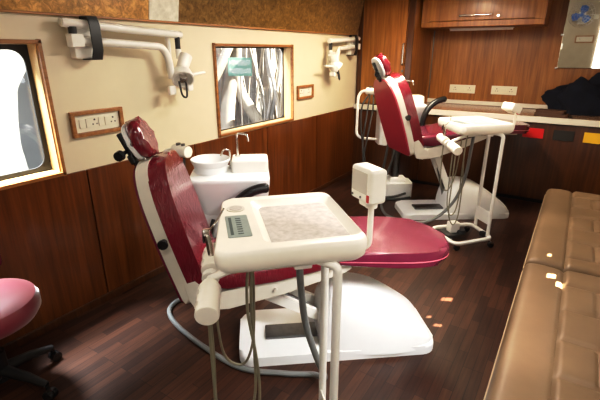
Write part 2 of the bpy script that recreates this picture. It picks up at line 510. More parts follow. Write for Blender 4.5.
# socket plates
def socket_details(plate, w, cells, facing):
    """cells: list of ('s'|'k') switch rocker / socket; local plate plane x=along, y=out(-), z=up"""
    n = len(cells); cw = w * .84 / n
    for i, c in enumerate(cells):
        x = -w * .42 + cw * (i + .5)
        if c == 's':
            b = B(); rbox(b, (x, -.010, 0), (cw * .8, .007, .055), .002); obj('switch_rocker', b, 'plate', plate)
        else:
            b = B()
            for dx, dz, r in ((0, .017, .006), (-.013, -.010, .0045), (.013, -.010, .0045)): cyl(b, (x + dx, -.0065, dz), (x + dx, -.0095, dz), r, n=10)
            obj('socket_hole', b, 'hole', plate)
def socket(name, label, loc, rz, w, h, cells, frame, group=None):
    r = thing(name, label, 'switch' if name == 'fan_regulator' else 'wall socket', loc, rz, group)
    if frame:
        b = B(); t = .024
        rbox(b, (0, -.012, h / 2 + t / 2), (w + 2 * t, .024, t), .002); rbox(b, (0, -.012, -h / 2 - t / 2), (w + 2 * t, .024, t), .002)
        for s in (-1, 1): rbox(b, (s * (w / 2 + t / 2), -.012, 0), (t, .024, h), .002)
        obj('frame', b, 'wood_trim', r)
    b = B(); rbox(b, (0, -.004, 0), (w, .007, h), .003); p = obj('plate', b, 'plate', r)
    socket_details(p, w, cells, None)
    return r
socket('switchboard', 'ivory switch and socket plate in a wood frame beside the bright window', (XL, 1.525, 1.206), PI / 2, .30, .105, 'ssksk' if 0 else 'sskssk', True)
socket('switchboard', 'small framed ivory socket plate on the cream wall right of the roots window', (XL, 3.955, 1.208), PI / 2, .27, .095, 'ksk', True)
socket('socket_plate', 'left of the two ivory socket plates on the back wall above the counter', (-1.30, YB, 1.155), 0, .325, .105, 'ksk', False)
socket('socket_plate', 'right one of two ivory socket plates on the back wall, nearer the mirror', (-.795, YB, 1.158), 0, .295, .105, 'ksk', False)

# mirror on the back wall, tilted slightly forward
mr = thing('wall_mirror', 'frameless wall mirror with clips on the back wall at the upper right', 'mirror', (.10, YB - .03, 1.44))
mr.rotation_euler = (math.radians(3), 0, 0)
b = B(); rbox(b, (0, 0, .36), (.74, .008, .72), .012, 2); obj('glass', b, 'mirror', mr, False)
b = B(); rbox(b, (0, .008, .36), (.72, .006, .70), 0); obj('backing', b, 'wood_dark', mr)
for x, z in ((-.375, 0), (-.375, .36), (.375, 0), (.375, .36)):
    b = B(); rbox(b, (x, -.002, z), (.03, .02, .022), .004); obj('clip', b, 'chrome', mr)

# jacket heap and folded brown item on the counter
def heap(name, label, cat, loc, sx, sy, sz, mat, amp, seed, n=44):
    b = B(); bmesh.ops.create_uvsphere(b, u_segments=n, v_segments=n // 2, radius=1)
    for v in b.verts:
        p = v.co.copy()
        d = 1 + amp * (noise.fractal(p * 1.7 + V((seed, 0, 0)), 1, 2, 4)) + .10 * math.sin(p.x * 7 + p.y * 3 + noise.noise(p * 2) * 3)
        z = max(p.z, -.05)
        v.co = V((p.x * sx * d, p.y * sy * d, max(0, z * sz * d + .02)))
    o = obj(name, b, mat); o.location = loc
    return tag(o, label, cat)
heap('jacket', 'dark navy jacket heaped on the counter below the mirror', 'jacket', (.17, 5.69, ZT - .003), .46, .15, .37, 'jacket', .28, 3.3, 90)
fb = thing('folded_pouch', 'brown folded leather pouch on the counter in front of the navy jacket', 'pouch', (-.20, 5.29, ZT - .004), rz=-.12)
b = B(); prism(b, rrect(.32, .14, .03), 0, .036, .012, 3); obj('lower_fold', b, 'brown_cloth', fb)
b = B(); prism(b, rrect(.28, .12, .03, cx=-.015, cy=.005), .034, .068, .012, 3, T(rx=.03)); obj('upper_fold', b, 'brown_cloth', fb)

# ------------------------------------------------------------------ padded benches on the right
def bench(name, label, y0, y1):
    r = thing(name, label, 'bench', (.31, (y0 + y1) / 2, 0), 0, 'tan padded benches')
    L, W = y1 - y0 - .006, .79
    b = B()
    nx, ny = 80, int(L / .0125)
    seam_x = .205 - .002
    rows = []; y = .16
    while y < L: rows.append(y); y += .262
    grid = []
    def prof(d, R=.05):            # rounded edge drop
        return 0 if d >= R else R - math.sqrt(max(0, R * R - (R - d) ** 2))
    for j in range(ny + 1):
        row = []
        for i in range(nx + 1):
            u = i / nx * W; v = j / ny * L
            z = .45 + .012 * math.sin(PI * min(1, u / seam_x)) if u < seam_x else .45 + .008
            def groove(d, w=.011, dep=.012): return dep * math.exp(-(d / w) ** 2)
            g = groove(u - seam_x)
            if u > seam_x:
                k = min(range(len(rows)), key=lambda q: abs(rows[q] - v))
                g = max(g, groove(v - rows[k]) * min(1, (u - seam_x) / .02))
                for q in range(0, len(rows) - 1, 2):
                    if rows[q] - .006 < v < rows[q + 1] + .006: g = max(g, groove(u - seam_x - .145))
                # puff between seams
                dd = min(abs(v - rr) for rr in rows); z += .006 * min(1, dd / .06)
            e = min(u, W - u, v, L - v)
            z -= g + prof(e) * .9
            z += .004 * noise.noise(V((u * 5, v * 3, y0)))
            row.append(b.verts.new((u - W / 2, v - L / 2, z)))
        grid.append(row)
    for j in range(ny):
        for i in range(nx): b.faces.new((grid[j][i], grid[j][i + 1], grid[j + 1][i + 1], grid[j + 1][i]))
    # sides
    edge = [grid[0][i] for i in range(nx + 1)] + [grid[j][nx] for j in range(1, ny + 1)] + [grid[ny][i] for i in range(nx - 1, -1, -1)] + [grid[j][0] for j in range(ny - 1, 0, -1)]
    low = [b.verts.new((v.co.x, v.co.y, .325)) for v in edge]
    N = len(edge)
    for k in range(N): b.faces.new((edge[k], low[k], low[(k + 1) % N], edge[(k + 1) % N]))
    b.faces.new(low)
    bmesh.ops.recalc_face_normals(b, faces=b.faces[:])
    cu = obj('cushion', b, 'tan', r, True, 60)
    b = B()
    tube(b, round_path([(-W / 2 - .001, -L / 2 - .001, .39), (-W / 2 - .001, L / 2 + .001, .39), (W / 2 - .002, L / 2 + .001, .39)], .05), .005, 8)
    obj('piping', b, 'tan_piping', cu)
    b = B(); rbox(b, (.02, 0, .15), (W - .05, L - .004, .298), .003); obj('box_base', b, 'wood_dark', r)
    b = B(); rbox(b, (0.005, 0, .3125), (W - .014, L - .002, .022), .002); obj('seat_board', b, 'white_enamel', r)
    return r
bench('padded_bench', 'nearer of the two tan tufted leatherette benches on the right, with sun streaks', .92, 2.605)
bench('padded_bench', 'farther of the two tan tufted leatherette benches, its end near the base cabinet', 2.61, 4.29)

# ------------------------------------------------------------------ dental chair
def plate_matrix(org, x, z):
    x = V(x).normalized(); z = V(z).normalized(); y = z.cross(x)
    m = Matrix((x, y, z)).transposed().to_4x4(); m.translation = org
    return m

def dental_chair(name, label, loc, rz, lift, fwd, wrap, yaw=0, recline=15, arm_dx=0, leg_len=.68):
    """local x = towards the foot end, y = far side, z up.  lift/fwd: how high the parallelogram has raised the upper part"""
    r = thing(name, label, 'dental chair', loc, rz, 'dental chairs')
    YC = .09
    up = Matrix.Translation((fwd - .3, YC, lift)) @ Matrix.Rotation(yaw, 4, 'Z') @ Matrix.Translation((.3, -YC, 0))
    # base: long rounded foot plate and the wedge shaped housing on it
    b = B()
    out = []
    for x, y in rrect(1.12, .45, .085, 6): out.append((x, y))
    prism(b, out, 0, .058, .022, 4, None, False)
    rings = []
    prof_ = smooth_path([(-.11, .20, .15), (-.085, .29, .165), (-.03, .355, .175), (.06, .37, .185), (.18, .345, .195), (.30, .285, .20), (.42, .20, .20), (.50, .135, .19), (.54, .085, .165), (.552, .05, .14)], 3)
    for p_ in prof_:
        x, h, hw = p_
        ring = []
        for q in range(17):
            a = PI * q / 16
            ca, sa = math.cos(a), math.sin(a)
            yy = hw * (abs(ca) ** .42) * (1 if ca >= 0 else -1); zz = .03 + (h - .03) * (abs(sa) ** .42)
            flare = .10 * (1 - (zz - .03) / max(.02, h - .03)) * min(1, h / .3)
            ring.append(V((x, yy * (1 + flare * 2), zz)))
        ring += [V((x, -hw * .5, .03)), V((x, hw * .5, .03))]
        rings.append(ring)
    loft(b, rings)
    obj('base', b, 'white_plastic', r, True, 50)
    b = B(); rbox(b, (-.24, -.02, .068), (.34, .12, .02), .006); obj('slot_cover', b, 'steel_dark', r)
    # lift arms (parallelogram)
    pa, pb = V((-.02, 0, .16)), up @ V((-.46, YC * .8, .35))
    for s in (-1, 1):
        b = B()
        d = (pb - pa); ln = d.length
        m = plate_matrix((pa + pb) / 2 + V((0, s * .075, 0)), d, V((0, 1, 0)))
        prism(b, rrect(ln + .07, .06, .029, 6), -.014, .014, .003, 2, m)
        o = obj('lift_arm', b, 'white_enamel', r)
        for p in (pa, pb):
            bb = B(); cyl(bb, p + V((0, s * .086, 0)), p + V((0, s * .102, 0)), .012, n=12, bev=.002)
            obj('pivot_bolt', bb, 'chrome', o)
    b = B(); cyl(b, pa + V((-.06, 0, 0)), pb.lerp(pa, .35), .022, n=14); cyl(b, pb.lerp(pa, .4), pb, .012, n=12); obj('lift_actuator', b, 'steel_dark', r)
    # upper lift housing below the seat
    b = B(); rbox(b, (-.54, YC, .375), (.20, .30, .15), .015, 3, up); obj('lift_housing', b, 'white_enamel', r)
    # seat frame side beams
    for s in (-1, 1):
        b = B()
        y = YC + s * .225
        m = plate_matrix(V((0, y, 0)), (1, 0, 0), (0, -1, 0))   # local x->x, local y-> z
        m = Matrix(((1, 0, 0, 0), (0, 0, -1, y), (0, 1, 0, 0), (0, 0, 0, 1)))
        o2 = [(-.74, .36), (-.70, .325), (-.60, .325), (-.30, .40), (.02, .505), (.06, .53), (.05, .56), (-.02, .565), (-.40, .475), (-.62, .43), (-.71, .43), (-.74, .405)]
        prism(b, o2, -.012, .012, .004, 2, up @ m)
        o = obj('seat_beam', b, 'beige_metal', r)
        bb = B(); cyl(bb, up @ V((-.69, y - .012, .38)), up @ V((-.69, y - .026 , .38)), .044, n=24, bev=.006)
        obj('beam_cap', bb, 'beige_metal', o); bb = B()
        cyl(bb, up @ V((-.05, y - .010, .535)), up @ V((-.05, y - .022, .535)), .010, n=10)
        obj('beam_bolt', bb, 'beige_metal', o); bb = B()
        cyl(bb, up @ V((-.35, y - .010, .43)), up @ V((-.35, y - .022, .43)), .010, n=10)
        obj('beam_bolt', bb, 'beige_metal', o)
    b = B(); rbox(b, (-.33, YC, .43), (.60, .42, .02), .004, 2, up @ T(-.0, 0, 0) @ Matrix.Translation((-.33, 0, .43)) @ Matrix.Rotation(-.22, 4, 'Y') @ Matrix.Translation((.33, 0, -.43)))
    obj('seat_pan', b, 'white_enamel', r)
    # seat and leg rest cushions (lofted along x)
    def cushion(xs, mat, nm, par):
        b = B(); rings = []
        for (x, z, hw, th, rr) in xs:
            ring = []
            for q in range(24):
                a = 2 * PI * q / 24
                ca, sa = math.cos(a), math.sin(a)
                ex = .30
                ring.append(up @ V((x, YC + hw * abs(ca) ** ex * (1 if ca >= 0 else -1), z + th / 2 * abs(sa) ** .42 * (1 if sa >= 0 else -1))))
            rings.append(ring)
        loft(b, rings); return obj(nm, b, mat, par, True, 50)
    seat = cushion([(-.74, .50, .20, .05, 0), (-.72, .50, .23, .10, 0), (-.60, .495, .25, .13, 0), (-.35, .525, .26, .12, 0), (-.12, .575, .265, .11, 0), (-.035, .592, .265, .10, 0), (-.022, .594, .262, .09, 0)], 'burgundy' if wrap else 'burgundy_smooth', 'seat', r)
    # leg rest: outline with a round nose
    out = []
    hw = .265; x0, x1 = -.015, leg_len - .015
    for k in range(21):
        a = -PI / 2 + PI * k / 20
        ca, sa = math.cos(a), math.sin(a)
        out.append((x1 - .36 + .36 * abs(ca) ** .8, hw * abs(sa) ** .72 * (1 if sa >= 0 else -1)))
    out += [(x0, hw), (x0, -hw)]
    b = B(); m = up @ Matrix.Translation((0, YC, .552)) @ Matrix.Rotation(.065, 4, 'Y')
    prism(b, out, 0, .088, .030, 5, m)
    leg = obj('leg_rest', b, 'burgundy_smooth', r, True, 50)
    b = B()
    tube(b, [m @ V((x - .001 if x > .3 else x, y * .997, .032)) for x, y in out], .0035, 8, closed=True)
    obj('piping', b, 'piping', leg)
    b = B(); rbox(b, (leg_len * .28, YC, .520), (leg_len * .72, .34, .03), .008, 2, up @ Matrix.Translation((0, 0, .01)) @ Matrix.Rotation(.04, 4, 'Y')); obj('leg_rest_board', b, 'beige_metal', r)
    # backrest, in a leaned frame: X=y(width), Y=up the back, Z=forward normal
    lean = math.radians(recline)
    def backm(org, ln):
        upv = V((-math.sin(ln), 0, math.cos(ln))); nz = V((math.cos(ln), 0, math.sin(ln))); xv = V((0, 1, 0))
        mm = Matrix((xv, upv, nz)).transposed().to_4x4(); mm.translation = org
        return up @ mm
    bm_ = backm(V((-.835, YC, .345)), lean)
    def back_outline(w0, w1, w2, h, inset=0):
        o = []
        pr_ = [(0, w0 * .82), (.03, w0 * .97), (.10, w0), (.35, w1), (.58, w1 * .95), (.69, w2 * 1.12), (.765, w2 * .86), (.80, w2 * .52), (.812, 0)]
        L_ = []
        pts = smooth_path([V((w, q * h / .812, 0)) for q, w in pr_], 4)
        for p in pts: L_.append((max(0, p.x - inset), min(p.y, h - inset) if p.y > h / 2 else max(p.y, inset)))
        L_[-1] = (0, h - inset)
        rgt = L_[:-1]
        return [(x, y) for x, y in rgt] + [L_[-1]] + [(-x, y) for x, y in rgt[::-1]]
    ol = back_outline(.25, .26, .195, .775)
    b = B(); prism(b, [(x * .965, y * .975 + .01) for x, y in ol], .0, .016, .006, 3, bm_); obj('back_panel', b, 'burgundy_smooth' if wrap else 'pink_panel', r, True, 50)  # same panel on both chairs; near one's shade put into a darker colour
    b = B(); prism(b, [(x * .985, y * .99 + .004) for x, y in ol], .014, .076, .006, 2, bm_); shell = obj('back_shell', b, 'beige_metal', r, True, 50)
    b = B()
    cush_ol = [(x * .99, y * .985 + .006) for x, y in ol]
    prism(b, cush_ol, .072, .165, .045, 6, bm_)
    for v in b.verts: pass
    obj('backrest', b, 'burgundy' if wrap else 'burgundy', r, True, 60)
    b = B(); y = -.262
    cyl(b, bm_ @ V((y, .40, .052)), bm_ @ V((y - .028, .40, .052)), .016, .020, 16, .0)
    cyl(b, bm_ @ V((y - .028, .40, .052)), bm_ @ V((y - .040, .40, .052)), .026, n=18, bev=.004); obj('recline_knob', b, 'black_gloss', r)
    # hinge bracket joining back to the seat beam
    for s in (-1, 1):
        b = B(); yy = YC + s * .24
        m = Matrix(((1, 0, 0, 0), (0, 0, -1, yy), (0, 1, 0, 0), (0, 0, 0, 1)))
        prism(b, [(-.80, .40), (-.77, .34), (-.70, .325), (-.66, .37), (-.70, .44), (-.79, .55), (-.83, .54)], -.010, .010, .003, 2, up @ m)
        obj('hinge_bracket', b, 'beige_metal', r)
    # headrest
    hl = lean + math.radians(8)
    hm = backm(V((0, 0, 0)), hl); hm.translation = bm_ @ V((.015, .745, .024))
    b = B()
    ho = []
    for k in range(28):
        a = 2 * PI * k / 28
        ca, sa = math.cos(a), math.sin(a)
        ho.append((.108 * abs(ca) ** .7 * (1 if ca >= 0 else -1), .122 + .104 * abs(sa) ** .75 * (1 if sa >= 0 else -1)))
    prism(b, ho, .020, .095, .034, 5, hm); hr = obj('headrest', b, 'burgundy', r, True, 60)
    b = B(); prism(b, [(x * .93, (y - .122) * .93 + .122) for x, y in ho], .002, .026, .010, 3, hm); o = obj('headrest_shell', b, 'white_plastic', hr, True, 50)
    b = B(); rbox(b, (-.03, .095, -.026), (.036, .19, .026), .006, 2, hm)
    rbox(b, (-.03, .05, -.03), (.06, .05, .03), .006, 2, hm)
    hb = obj('headrest_bracket', b, 'black_gloss', r)
    b = B(); cyl(b, hm @ V((-.03, .095, -.035)), hm @ V((-.085, .095, -.055)), .010, n=12); cyl(b, hm @ V((-.085, .095, -.055)), hm @ V((-.110, .095, -.062)), .026, .024, 18)
    obj('adjusting_knob', b, 'black_gloss', hb)
    b = B()
    for s in (-1, 1): tube(b, [bm_ @ V((s * .022, .70, .05)), bm_ @ V((s * .022, .84, .045)), hm @ V((s * .018, .05, -.022))], .008, 10)
    obj('headrest_post', b, 'chrome', r)
    # armrest, far side only
    b = B(); y = YC + .285
    P = smooth_path([(-.62 + arm_dx, y, .44), (-.615 + arm_dx, y, .55), (-.60 + arm_dx, y, .65), (-.555 + arm_dx, y, .74), (-.48 + arm_dx, y, .80), (-.41 + arm_dx, y, .825), (-.355 + arm_dx, y, .83)], 6)
    R_ = [.024 + .007 * min(1, i / 14) for i in range(len(P))]; R_[-1] = .014; R_[-2] = .026
    tube(b, [up @ p for p in P], R_, 14); o = obj('armrest', b, 'black_gloss', r); o['label'] = 'curved black armrest'
    b = B(); cyl(b, up @ V((-.62 + arm_dx, YC + .20, .40)), up @ V((-.62 + arm_dx, YC + .30, .40)), .030, n=18, bev=.004); tube(b, [up @ V((-.62 + arm_dx, y, .40)), up @ V((-.62 + arm_dx, y, .50))], .015, 12)
    obj('armrest_pivot', b, 'beige_metal', r)
    return r

TH = math.radians(39)
NC = (-.982, 1.891, 0)
dental_chair('dental_chair', 'nearer of two burgundy dental chairs with white base, tray cart before it', NC, TH, 0, 0, True)
FC = (-.93, 4.40, 0)
TF = math.radians(35)
dental_chair('dental_chair', 'farther of two burgundy dental chairs, raised, seen from its crimson back panel', FC, TF, .31, .21, False, math.radians(12), 19.5, .18, .60)

# ------------------------------------------------------------------ cuspidor units behind the chairs
def cuspidor(name, label, loc, rz, hoses, lift=0):
    r = thing(name, label, 'spittoon unit', loc, rz, 'spittoon units')
    b = B(); prism(b, rrect(.34, .28, .05, 5, .02, 0), 0, .17, .02, 3, None, False); rbox(b, (.02, 0, .19), (.20, .16, .06), .015, 3); obj('floor_box', b, 'white_plastic', r)
    b = B(); cyl(b, (.0, .02, .18), (.0, .02, .50 + lift), .05, n=20); obj('column', b, 'steel_dark', r)
    up = Matrix.Translation((0, 0, lift))
    b = B(); prism(b, rrect(.48, .27, .05, 5, 0, .01), .42, .84, .015, 3, up); obj('cabinet', b, 'white_plastic', r)
    # swelling moulded body under the basin
    b = B(); rings = []
    for z, w, d, cy in ((.60, .46, .26, .01), (.68, .48, .30, -.01), (.78, .50, .36, -.03), (.85, .51, .38, -.04), (.870, .505, .375, -.04), (.876, .49, .36, -.04)):
        rings.append([up @ V((x, y, z)) for x, y in rrect(w, d, .09, 6, 0, cy)])
    loft(b, rings); obj('bowl_housing', b, 'white_plastic', r, True, 60)
    b = B(); prism(b, rrect(.24, .20, .02, 4, .13, .03), .86, .955, .012, 3, up); tb = obj('tap_block', b, 'white_enamel', r)
    b = B(); rbox(b, (.13, -.072, .80), (.14, .006, .02), .002, 2, up @ Matrix.Translation((0, .14 + .07, .11))); obj('label_strip', b, 'lcd_dark', tb)
    b = B(); lathe(b, [(.0, .885), (.06, .886), (.100, .905), (.118, .935), (.128, .958), (.124, .964), (.116, .958), (.088, .915), (.05, .902), (0, .900)][::-1], (-.125, -.01, 0), 36, up)
    lathe(b, [(.10, .86), (.106, .885), (.110, .92), (.10, .91)], (-.125, -.01, 0), 36, up)
    bs = obj('basin', b, 'white_plastic', r)
    b = B(); cyl(b, up @ V((-.125, -.01, .901)), up @ V((-.125, -.01, .906)), .018, n=16); obj('drain', b, 'chrome', bs)
    b = B(); tube(b, [up @ p for p in round_path([(.05, .06, .95), (.05, .06, 1.085), (.055, .045, 1.115), (.12, -.01, 1.115), (.125, -.015, 1.07)], .04, 7)], .0075, 12)
    cyl(b, up @ V((.05, .06, .95)), up @ V((.05, .06, .965)), .018, n=16); obj('cup_filler_tap', b, 'chrome', r)
    b = B(); tube(b, [up @ p for p in round_path([(.0, .04, .90), (.0, .04, 1.005), (-.04, .03, 1.015), (-.06, .02, .97)], .03, 6)], .006, 10)
    cyl(b, up @ V((.0, .04, .865)), up @ V((.0, .04, .90)), .013, n=14); obj('bowl_rinse_tap', b, 'chrome', r)
    # assistant's arm: bent tube and holder
    b = B(); tube(b, [up @ p for p in round_path([(-.22, .04, .46), (-.40, .10, .46), (-.46, .12, .50), (-.46, .12, .94), (-.42, .11, 1.0), (-.30, .06, 1.0)], .05, 6)], .016, 12)
    obj('holder_arm', b, 'white_enamel', r)
    b = B(); cyl(b, up @ V((-.37, .10, 1.0)), up @ V((-.265, .02, 1.0)), .040, n=24, bev=.008); hd = obj('suction_holder', b, 'cream_plastic', r)
    for dx, dy, rr in ((-.335, .075, .016), (-.30, .047, .013)):
        b = B(); cyl(b, up @ V((dx, dy, 1.03)), up @ V((dx, dy, 1.053)), rr, n=14); obj('nozzle', b, 'steel_dark', hd)
    for i, pts in enumerate(hoses):
        q = [V(p) + V((0, 0, lift * min(1, max(0, (p[2] - .15) / .5)))) for p in pts]
        b = B(); tube(b, smooth_path(q, 8), .009 if i < 3 else .014, 10); obj('suction_hose', b, 'dark_hose', r)
    return r
def local_hoses():
    return [
        [(-.335, .07, .96), (-.36, .06, .75), (-.40, .02, .45), (-.34, .0, .22), (-.24, .02, .12), (-.16, .02, .10)],
        [(-.30, .045, .96), (-.31, .0, .80), (-.36, -.04, .55), (-.40, -.04, .30), (-.32, .04, .14), (-.16, .04, .08)],
        [(-.345, .06, .97), (-.42, .06, .83), (-.42, .06, .60), (-.36, .05, .35), (-.29, .06, .10), (-.16, .06, .06)],
        [(-.05, -.12, .60), (-.08, -.16, .40), (-.16, -.17, .22), (-.20, -.12, .08), (-.10, -.02, .05)],
        [(-.12, -.12, .58), (-.17, -.18, .40), (-.22, -.20, .15), (-.15, -.22, .03), (.0, -.24, .02), (.14, -.20, .02)],
        [(-.17, .05, .12), (-.30, 0, .22), (-.34, -.08, .12), (-.28, -.16, .03), (-.16, -.18, .02), (-.02, -.17, .03), (.1, -.16, .06)],
    ]
def loc_of(o, th, x, y, z=0):
    c, s = math.cos(th), math.sin(th)
    return (o[0] + c * x - s * y, o[1] + s * x + c * y, z)
cuspidor('spittoon_unit', 'white spittoon unit with round basin and chrome taps beside the nearer dental chair', loc_of(NC, TH, -.60, .635), TH, local_hoses())
cuspidor('spittoon_unit', 'white spittoon unit with holder arm and dark hoses behind the farther dental chair', loc_of(FC, TF, -.46, .61), TF, local_hoses(), .20)

# ------------------------------------------------------------------ instrument carts
def cart(name, label, loc, rz, big_hose, tubes, tilt=0):
    """local x: across the tray (+x = viewer side), y: depth (-y = front, posts), origin on the floor under the tray centre"""
    r = thing(name, label, 'instrument cart', loc, rz, 'instrument tray carts')
    ZB, ZT_ = .975, 1.06
    # tray: body with sunken recess
    b = B()
    W, D = .47, .50
    body = B()
    ow = [(-.235, -.25), (.235, -.25), (.235, .25), (-.235, .25)]
    outer = [(x - .015 + (-.055 * (y / .25) * -.5 if x < 0 else 0) , y) for x, y in rrect(W, D, .045, 5)]
    outer = [(x, y) for x, y in outer]
    rec = rrect(.330, .415, .035, 5, .048, 0.0)
    rec_lo = rrect(.282, .367, .03, 5, .048, 0.0)
    inner_top = [(.055 + (x - .055) , y) for x, y in rec]
    def ring(o, z): return [V((x, y, z)) for x, y in o]
    sh = lambda s: [(x * s, y * s) for x, y in outer]
    loft(b, [ring(sh(.80), ZB), ring(sh(.93), ZB + .006), ring(sh(.985), ZB + .022), ring(sh(1.0), ZB + .045), ring(sh(1.0), ZT_ - .018), ring(sh(.985), ZT_ - .005), ring(sh(.96), ZT_),
             ring(rec, ZT_), ring([((x - .048) * .985 + .048, y * .985) for x, y in rec], ZT_ - .003), ring(rec_lo, ZT_ - .024), ring([((x - .048) * .9 + .048, y * .9) for x, y in rec_lo], ZT_ - .026)], caps=True)
    tr = obj('tray', b, 'cream_plastic', r, True, 55)
    b = B(); prism(b, rrect(.268, .355, .028, 5, .048, 0), ZT_ - .0258, ZT_ - .0235, 0); obj('tray_liner', b, 'paper', tr)
    b = B(); prism(b, rrect(.078, .19, .006, 3, -.184, -.050), ZT_ - .001, ZT_ + .002, .0005, 1); cp = obj('control_panel', b, 'lcd', tr)
    b = B()
    for k in range(8): rbox(b, (-.180, -.120 + k * .019, ZT_ + .0022), (.018, .007, .001), 0)
    rbox(b, (-.208, -.05, ZT_ + .0022), (.010, .15, .001), 0)
    obj('panel_keys', b, 'lcd_dark', cp)
    b = B(); cyl(b, (-.178, .115, ZT_ - .002), (-.178, .115, ZT_ + .003), .034, n=28, bev=.001); rg = obj('cup_ring', b, 'beige_metal', tr)
    b = B(); cyl(b, (-.178, .115, ZT_ + .002), (-.178, .115, ZT_ + .0045), .024, n=28); obj('ring_well', b, 'paper', rg)
    # posts
    PX = .085
    for y, r2 in ((-.238, .030), (-.03, .050)):
        b = B()
        tube(b, round_path([(PX - .10, y * .55, ZB + .014), (PX - .02, y * .92, ZB + .008), (PX + r2, y, ZB - .006), (PX + r2, y, .06)], .05, 7), .0155, 14)
        obj('post', b, 'white_enamel', r)
    b = B(); rbox(b, (PX - .08, -.14, ZB + .0), (.06, .16, .03), .005); obj('post_mount', b, 'white_enamel', r)
    b = B(); rbox(b, (PX + .040, -.134, .22), (.008, .205, .12), .003); obj('post_brace', b, 'white_enamel', r)
    # base loop
    b = B()
    tube(b, round_path([(PX + .030, -.30, .07), (PX + .050, .03, .07), (-.27, .03, .07), (-.30, -.05, .07), (-.27, -.34, .07)], .07, 7, True), .017, 12, True)
    obj('base_loop', b, 'white_enamel', r)
    for x, y in ((PX, -.33), (PX, .02), (-.24, .02), (-.24, -.32)):
        b = B(); cyl(b, (x, y - .012, .027), (x, y + .012, .027), .027, n=18, bev=.004); w = obj('caster', b, 'black', r)
        b = B(); rbox(b, (x, y, .05), (.022, .032, .03), .004); obj('caster_fork', b, 'chrome', w)
    b = B(); rbox(b, (PX + .012, -.20, .07), (.044, .06, .044), .010); obj('strap', b, 'black', r)
    b = B(); prism(b, rrect(.20, .16, .03), .045, .055, .003, 2, T(-.12, -.06, 0)); pl = obj('pedal_plate', b, 'steel_dark', r)
    b = B(); rbox(b, (-.12, -.06, .105), (.09, .08, .095), .008); obj('valve_box', b, 'white_enamel', pl)
    b = B(); cyl(b, (-.06, -.10, .06), (-.06, -.10, .085), .045, .035, 20); obj('pedal', b, 'black', pl)
    # holder arm + handpiece holders
    HX = -.292
    b = B(); tube(b, round_path([(-.02, -.12, ZB - .012), (-.20, -.14, ZB - .02), (HX, -.11, ZB - .073)], .06, 6), .013, 12); obj('holder_arm', b, 'white_enamel', r)
    axis = V((-.10, -.985, -.14)).normalized(); ctr = V((HX, -.12, ZB - .09))
    b = B(); cyl(b, ctr - axis * .205, ctr + axis * .03, .014, n=14)
    cyl(b, ctr - axis * .03, ctr - axis * .055, .030, .030, 24, .004)
    hb = obj('holder_bar', b, 'white_enamel', r)
    for s0, s1, rr in ((-.20, -.075, .036), (.015, .15, .038)):
        b = B(); cyl(b, ctr + axis * s0, ctr + axis * s1, rr, n=30, bev=.006); cyl(b, ctr + axis * (s0 - .014), ctr + axis * s0, rr * .8, n=24)
        h = obj('handpiece_holder', b, 'cream_plastic', r)
        for q in (.3, .7):
            b = B(); p = ctr + axis * (s0 + (s1 - s0) * q)
            side = V((-.88, -.1, .46)).normalized()
            cyl(b, p + side * (rr - .004), p + side * (rr + .0008), .013, n=16)
            obj('holder_opening', b, 'beige_metal', h)
    # three-way syringe in the rear holder
    p = ctr - axis * .12
    b = B(); tube(b, [p + V((.0, 0, .02)), p + V((-.005, .0, .085)), p + V((-.01, .0, .115))], [.010, .012, .010], 12)
    rbox(b, p + V((-.012, 0, .125)), (.026, .02, .024), .005)
    sy = obj('air_water_syringe', b, 'chrome', r)
    b = B(); tube(b, round_path([p + V((-.01, 0, .125)), p + V((.02, -.03, .165)), p + V((.055, .02, .20))], .03, 5), .0035, 8); obj('syringe_tip', b, 'chrome', sy)
    b = B(); rbox(b, p + V((-.022, .012, .10)), (.008, .012, .04), .003); obj('syringe_button', b, 'black_gloss', sy)
    # viewer
    VX, VY = .240, -.185
    b = B(); tube(b, round_path([(.18, VY, ZB + .03), (VX, VY, ZB + .02), (VX, VY, 1.165)], .03, 6), .010, 12); cyl(b, (VX, VY, 1.140), (VX, VY, 1.158), .020, n=18, bev=.004); vs = obj('viewer_stem', b, 'cream_plastic', r)
    vm = Matrix.Translation((VX - (.014 if not tilt else 0), VY, 1.158)) @ Matrix.Rotation(.22, 4, 'Z') @ Matrix.Rotation(tilt, 4, 'Y')
    b = B(); rbox(b, (0, 0, .066), (.062, .116, .112), .012, 4, vm); rbox(b, (-.006, 0, .006), (.032, .045, .028), .008, 2, vm)
    vb = obj('film_viewer', b, 'cream_plastic', r)
    b = B(); rbox(b, (-.031, .006, .075), (.003, .084, .068), .001, 2, vm); obj('viewing_screen', b, 'screen', vb)
    b = B(); rbox(b, (-.0315, -.043, .030), (.005, .012, .024), .002, 2, vm); o = obj('switch', b, 'red', vb); o['label'] = 'red rocker switch'
    for q in (.0, .045):
        b = B(); cyl(b, vm @ V((-.032, .040 - q, .026)), vm @ V((-.0345, .040 - q, .026)), .004, n=10); obj('screw', b, 'steel_dark', vb)
    b = B(); tube(b, smooth_path(big_hose, 8), .0145, 12); obj('supply_hose', b, 'grey_hose', r)
    for pts in tubes:
        b = B(); tube(b, smooth_path(pts, 8), .0052, 8); obj('handpiece_tube', b, 'olive_hose', r)
    return r
TT = math.radians(46)
def to_local(o, th, p):
    x, y = p[0] - o[0], p[1] - o[1]; c, s = math.cos(th), math.sin(th)
    return (c * x + s * y, -s * x + c * y, p[2])
NT = (-.80, 1.157, 0)
near_hose_w = [(-.78, 1.20, .97), (-.79, 1.22, .80), (-.78, 1.25, .55), (-.77, 1.34, .30), (-.80, 1.46, .10), (-.90, 1.52, .025), (-1.03, 1.455, .016), (-1.25, 1.36, .016), (-1.52, 1.37, .016), (-1.84, 1.43, .016), (-2.01, 1.52, .016), (-2.03, 1.66, .016), (-1.85, 1.74, .02), (-1.68, 1.82, .03), (-1.60, 1.92, .06)]
